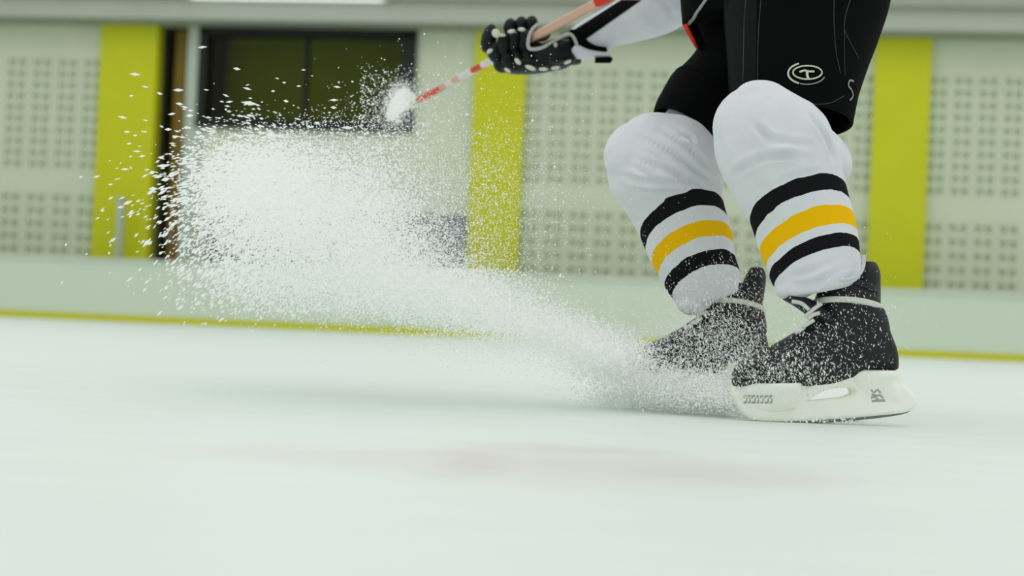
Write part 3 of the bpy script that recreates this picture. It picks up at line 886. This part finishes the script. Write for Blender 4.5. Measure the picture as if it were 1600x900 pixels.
def shaft_piece(nm, xa, xb, m, grow=0.0):
    a, b_ = at_x(xa), at_x(xb)
    A, B = on_stick(a), on_stick(b_)
    t = (B - A).normalized(); s = t.cross(-F).normalized(); w = s.cross(t)
    hw, ht = (.0088 if xa > 775 else .0066) + grow, .013 + grow
    V = []
    for p in (A, B):
        for (u_, v_) in ((-1, -.7), (-.7, -1), (.7, -1), (1, -.7), (1, .7), (.7, 1), (-.7, 1), (-1, .7)):
            V.append(p + s * (u_ * hw) + w * (v_ * ht))
    Fc = [(i, (i + 1) % 8, 8 + (i + 1) % 8, 8 + i) for i in range(8)] + [tuple(range(7, -1, -1)), tuple(range(8, 16))]
    return mesh_obj(nm, V, Fc, m, stick, smooth=False)


shaft_piece('butt_tape', 1140, 1000, M['tape'], .001)
shaft_piece('shaft', 1000, 775, M['wood'])
shaft_piece('orange_band', 960, 936, M['red'], .0008)
for xa, xb, k in ((775, 757, 'stickwhite'), (757, 742, 'stickred'), (742, 722, 'stickwhite'), (722, 712, 'wood'), (712, 702, 'stickwhite'), (702, 692, 'wood'), (692, 657, 'stickred'), (657, 645, 'greyframe')):
    shaft_piece('colour_band', xa, xb, M[k])
bl = plate(curve_pts([(654, 158), (642, 146), (632, 141), (622, 146), (613, 162), (606, 180), (609, 186), (616, 183), (630, 170), (646, 164)], 5), [], 4.72, .014, .005, .4)
link('stick_blade', bl, M['tape'], stick)
tag(stick, 'hockey stick with pinkish shaft, red bands and white taped blade', 'hockey stick')

# ------------------------------------------------------------------ the ice spray
def Pn(px, py, d):
    f = np.array(F); r = np.array(R); u = np.array(U); c = np.array(C)
    return c + d[:, None] * (f + ((px - 800) / FPX)[:, None] * r + ((450 - py) / FPX)[:, None] * u)


def blob(n, cx, cy, sx, sy, rot=0.0, dm=3.35, ds=0.16):
    a, b_ = rng.normal(0, 1, n) * sx, rng.normal(0, 1, n) * sy
    c, s = math.cos(rot), math.sin(rot)
    return cx + a * c - b_ * s, cy + a * s + b_ * c, dm + rng.normal(0, 1, n) * ds


def ribbon(n, path, ds=0.14):
    """path (px, py, half width, depth)"""
    p = np.array(catmull(path, 12)); t = rng.random(n) * (len(p) - 1); i = t.astype(int); f = (t - i)[:, None]
    q = p[i] * (1 - f) + p[np.minimum(i + 1, len(p) - 1)] * f
    return q[:, 0] + rng.normal(0, 1, n) * q[:, 2], q[:, 1] + rng.normal(0, .62, n) * q[:, 2], q[:, 3] + rng.normal(0, 1, n) * ds


def flakes(name, px, py, d, size_mm, ratio, ang, m, parent=None):
    """slivers of ice: little six-cornered solids, longer than wide"""
    n = len(px); c = Pn(px, py, d)
    ok = c[:, 2] > 0.003
    c, size_mm, ratio, ang = c[ok], size_mm[ok], ratio[ok], ang[ok]; n = len(c)
    r, u, f = np.array(R), np.array(U), np.array(F)
    yaw = rng.normal(0, .5, n)
    ax = np.cos(ang)[:, None] * r + np.sin(ang)[:, None] * u + np.sin(yaw)[:, None] * f
    ax /= np.linalg.norm(ax, axis=1)[:, None]
    rv = rng.normal(0, 1, (n, 3)); s = np.cross(ax, rv); s /= np.linalg.norm(s, axis=1)[:, None]; w = np.cross(ax, s)
    h = (size_mm * .0005)[:, None]; L = h * ratio[:, None]
    V = np.stack([c + ax * L, c - ax * L, c + s * h, c - s * h, c + w * h, c - w * h], 1).reshape(-1, 3)
    T = np.array([(0, 2, 4), (0, 4, 3), (0, 3, 5), (0, 5, 2), (1, 4, 2), (1, 3, 4), (1, 5, 3), (1, 2, 5)])
    idx = (np.arange(n)[:, None, None] * 6 + T[None]).reshape(-1)
    me = bpy.data.meshes.new(name)
    me.vertices.add(len(V)); me.vertices.foreach_set('co', V.ravel())
    me.loops.add(len(idx)); me.loops.foreach_set('vertex_index', idx)
    me.polygons.add(len(idx) // 3); me.polygons.foreach_set('loop_start', np.arange(0, len(idx), 3)); me.update(calc_edges=True)
    return link(name, me, m, parent, False)


msn = bpy.data.materials.new('flying_ice'); msn.use_nodes = True
nt = msn.node_tree; nt.nodes.remove(nt.nodes['Principled BSDF'])
df = nt.nodes.new('ShaderNodeBsdfDiffuse'); tr = nt.nodes.new('ShaderNodeBsdfTranslucent'); mxs = nt.nodes.new('ShaderNodeMixShader')
df.inputs[0].default_value = tr.inputs[0].default_value = (0.98, 0.99, 0.984, 1); mxs.inputs[0].default_value = 0.55
nt.links.new(df.outputs[0], mxs.inputs[1]); nt.links.new(tr.outputs[0], mxs.inputs[2]); nt.links.new(mxs.outputs[0], nt.nodes['Material Output'].inputs[0])

sets = [
    blob(34000, 470, 322, 92, 50, 0.10, 3.5, .33),
    blob(25000, 570, 358, 98, 50, 0.35, 3.52, .33),
    blob(7000, 395, 292, 70, 38, 0.1, 3.4, .28),
    blob(4200, 470, 240, 115, 30, 0.0, 3.35, .18),
    ribbon(66000, [(540, 375, 66, 3.36), (650, 432, 56, 3.38), (760, 482, 44, 3.42), (880, 525, 30, 3.45), (980, 558, 22, 3.46)], .2),
    blob(17000, 570, 445, 105, 36, 0.2, 3.5, .3),
    blob(8000, 430, 430, 105, 40, 0.15, 3.5, .3),
    blob(8000, 660, 275, 110, 65, 0.25, 3.5, .2),
    blob(5000, 760, 330, 75, 90, 0.3, 3.5, .2),
    blob(700, 560, 155, 42, 24, -0.4, 3.6, .15),
    blob(1200, 632, 170, 26, 26, 0.0, 4.2, .25),
    blob(2600, 622, 160, 11, 17, 0.4, 4.6, .06),
    ribbon(36000, [(920, 560, 32, 3.42), (1000, 592, 28, 3.38), (1060, 608, 24, 3.34), (1115, 612, 22, 3.3), (1145, 622, 16, 3.28)], .06),
    ribbon(3000, [(880, 515, 22, 3.42), (960, 535, 22, 3.42), (1010, 555, 18, 3.40)], .06),
]
px = np.concatenate([s[0] for s in sets]); py = np.concatenate([s[1] for s in sets]); d = np.concatenate([s[2] for s in sets])
n = len(px)
keep = np.clip((px - 235) / 150, .06, 1) * np.where(px < 560, np.clip((py - 135) / 110, .08, 1), 1) * (1 - .85 * np.clip((py - 485) / 25, 0, 1) * np.clip((760 - px) / 180, 0, 1))
kp = rng.random(n) < keep
px, py, d = px[kp], py[kp], d[kp]; n = len(px)
left = np.clip((520 - px) / 260, 0, 1)
size = rng.gamma(3.0, .40, n) + .6 + left * rng.gamma(2, .42, n)
size *= 1 - .28 * np.clip((px - 600) / 120, 0, 1) * (py < 420)
ratio = 1.0 + rng.random(n) * .8 + left * rng.random(n) * 3.0
ang = np.radians(np.clip((py - 225) / 190, -.15, 1) * 46) + rng.normal(0, .18, n) + (px > 640) * rng.normal(0, .8, n)
spray = flakes('ice_spray', px, py, d, size, ratio, ang, msn)
tag(spray, 'plume of white ice shavings thrown up by the braking skates', 'ice spray', kind='stuff')

# big separate chips at the outer edge of the plume
e = [blob(150, 300, 345, 55, 60, 0, 3.15, .12), blob(70, 350, 215, 70, 34, 0, 3.2, .12), blob(34, 215, 340, 40, 40, 0, 3.0, .1), blob(26, 420, 150, 90, 32, 0, 3.2, .1), blob(16, 215, 200, 45, 60, 0, 3.0, .1)]
px = np.concatenate([s[0] for s in e]); py = np.concatenate([s[1] for s in e]); d = np.concatenate([s[2] for s in e]); n = len(px)
ang = np.radians(np.clip((py - 240) / 150, -.15, 1) * 42) + rng.normal(0, .12, n)
flakes('ice_chips', px, py, d, rng.gamma(5, .5, n) + 1.2, 2.0 + rng.random(n) * 2.2, ang, msn, spray)

# fine streaks round the boots
e = [blob(8200, 1110, 540, 62, 42, 0, 3.36, .05), blob(1900, 1190, 572, 60, 24, 0, 3.08, .03), blob(750, 1300, 540, 60, 42, 0, 3.08, .03), blob(120, 1345, 470, 30, 50, 0, 3.09, .02),
     blob(700, 1150, 450, 40, 35, 0, 3.4, .04), blob(500, 1250, 595, 55, 14, 0, 3.08, .02), blob(120, 1040, 400, 45, 55, 0, 3.36, .03)]
px = np.concatenate([s[0] for s in e]); py = np.concatenate([s[1] for s in e]); d = np.concatenate([s[2] for s in e]); n = len(px)
flakes('boot_flecks', px, py, d, rng.gamma(2, .28, n) + .5, 1.4 + rng.random(n) * 2.6, np.radians(100) + rng.normal(0, .35, n), msn, spray)

# low drift of shaved ice where the skates bite
e = [ribbon(7000, [(930, 628, 20, 3.5), (1010, 636, 18, 3.46), (1090, 642, 14, 3.42), (1160, 648, 10, 3.3)], .05), ribbon(700, [(1180, 655, 9, 3.2), (1260, 661, 8, 3.18), (1340, 659, 7, 3.22)], .03)]
px = np.concatenate([s[0] for s in e]); py = np.concatenate([s[1] for s in e]); d = np.concatenate([s[2] for s in e]); n = len(px)
flakes('snow_drift', px, py, d, rng.gamma(4, .5, n) + .6, 1 + rng.random(n) * .6, rng.random(n) * 3, msn, spray)
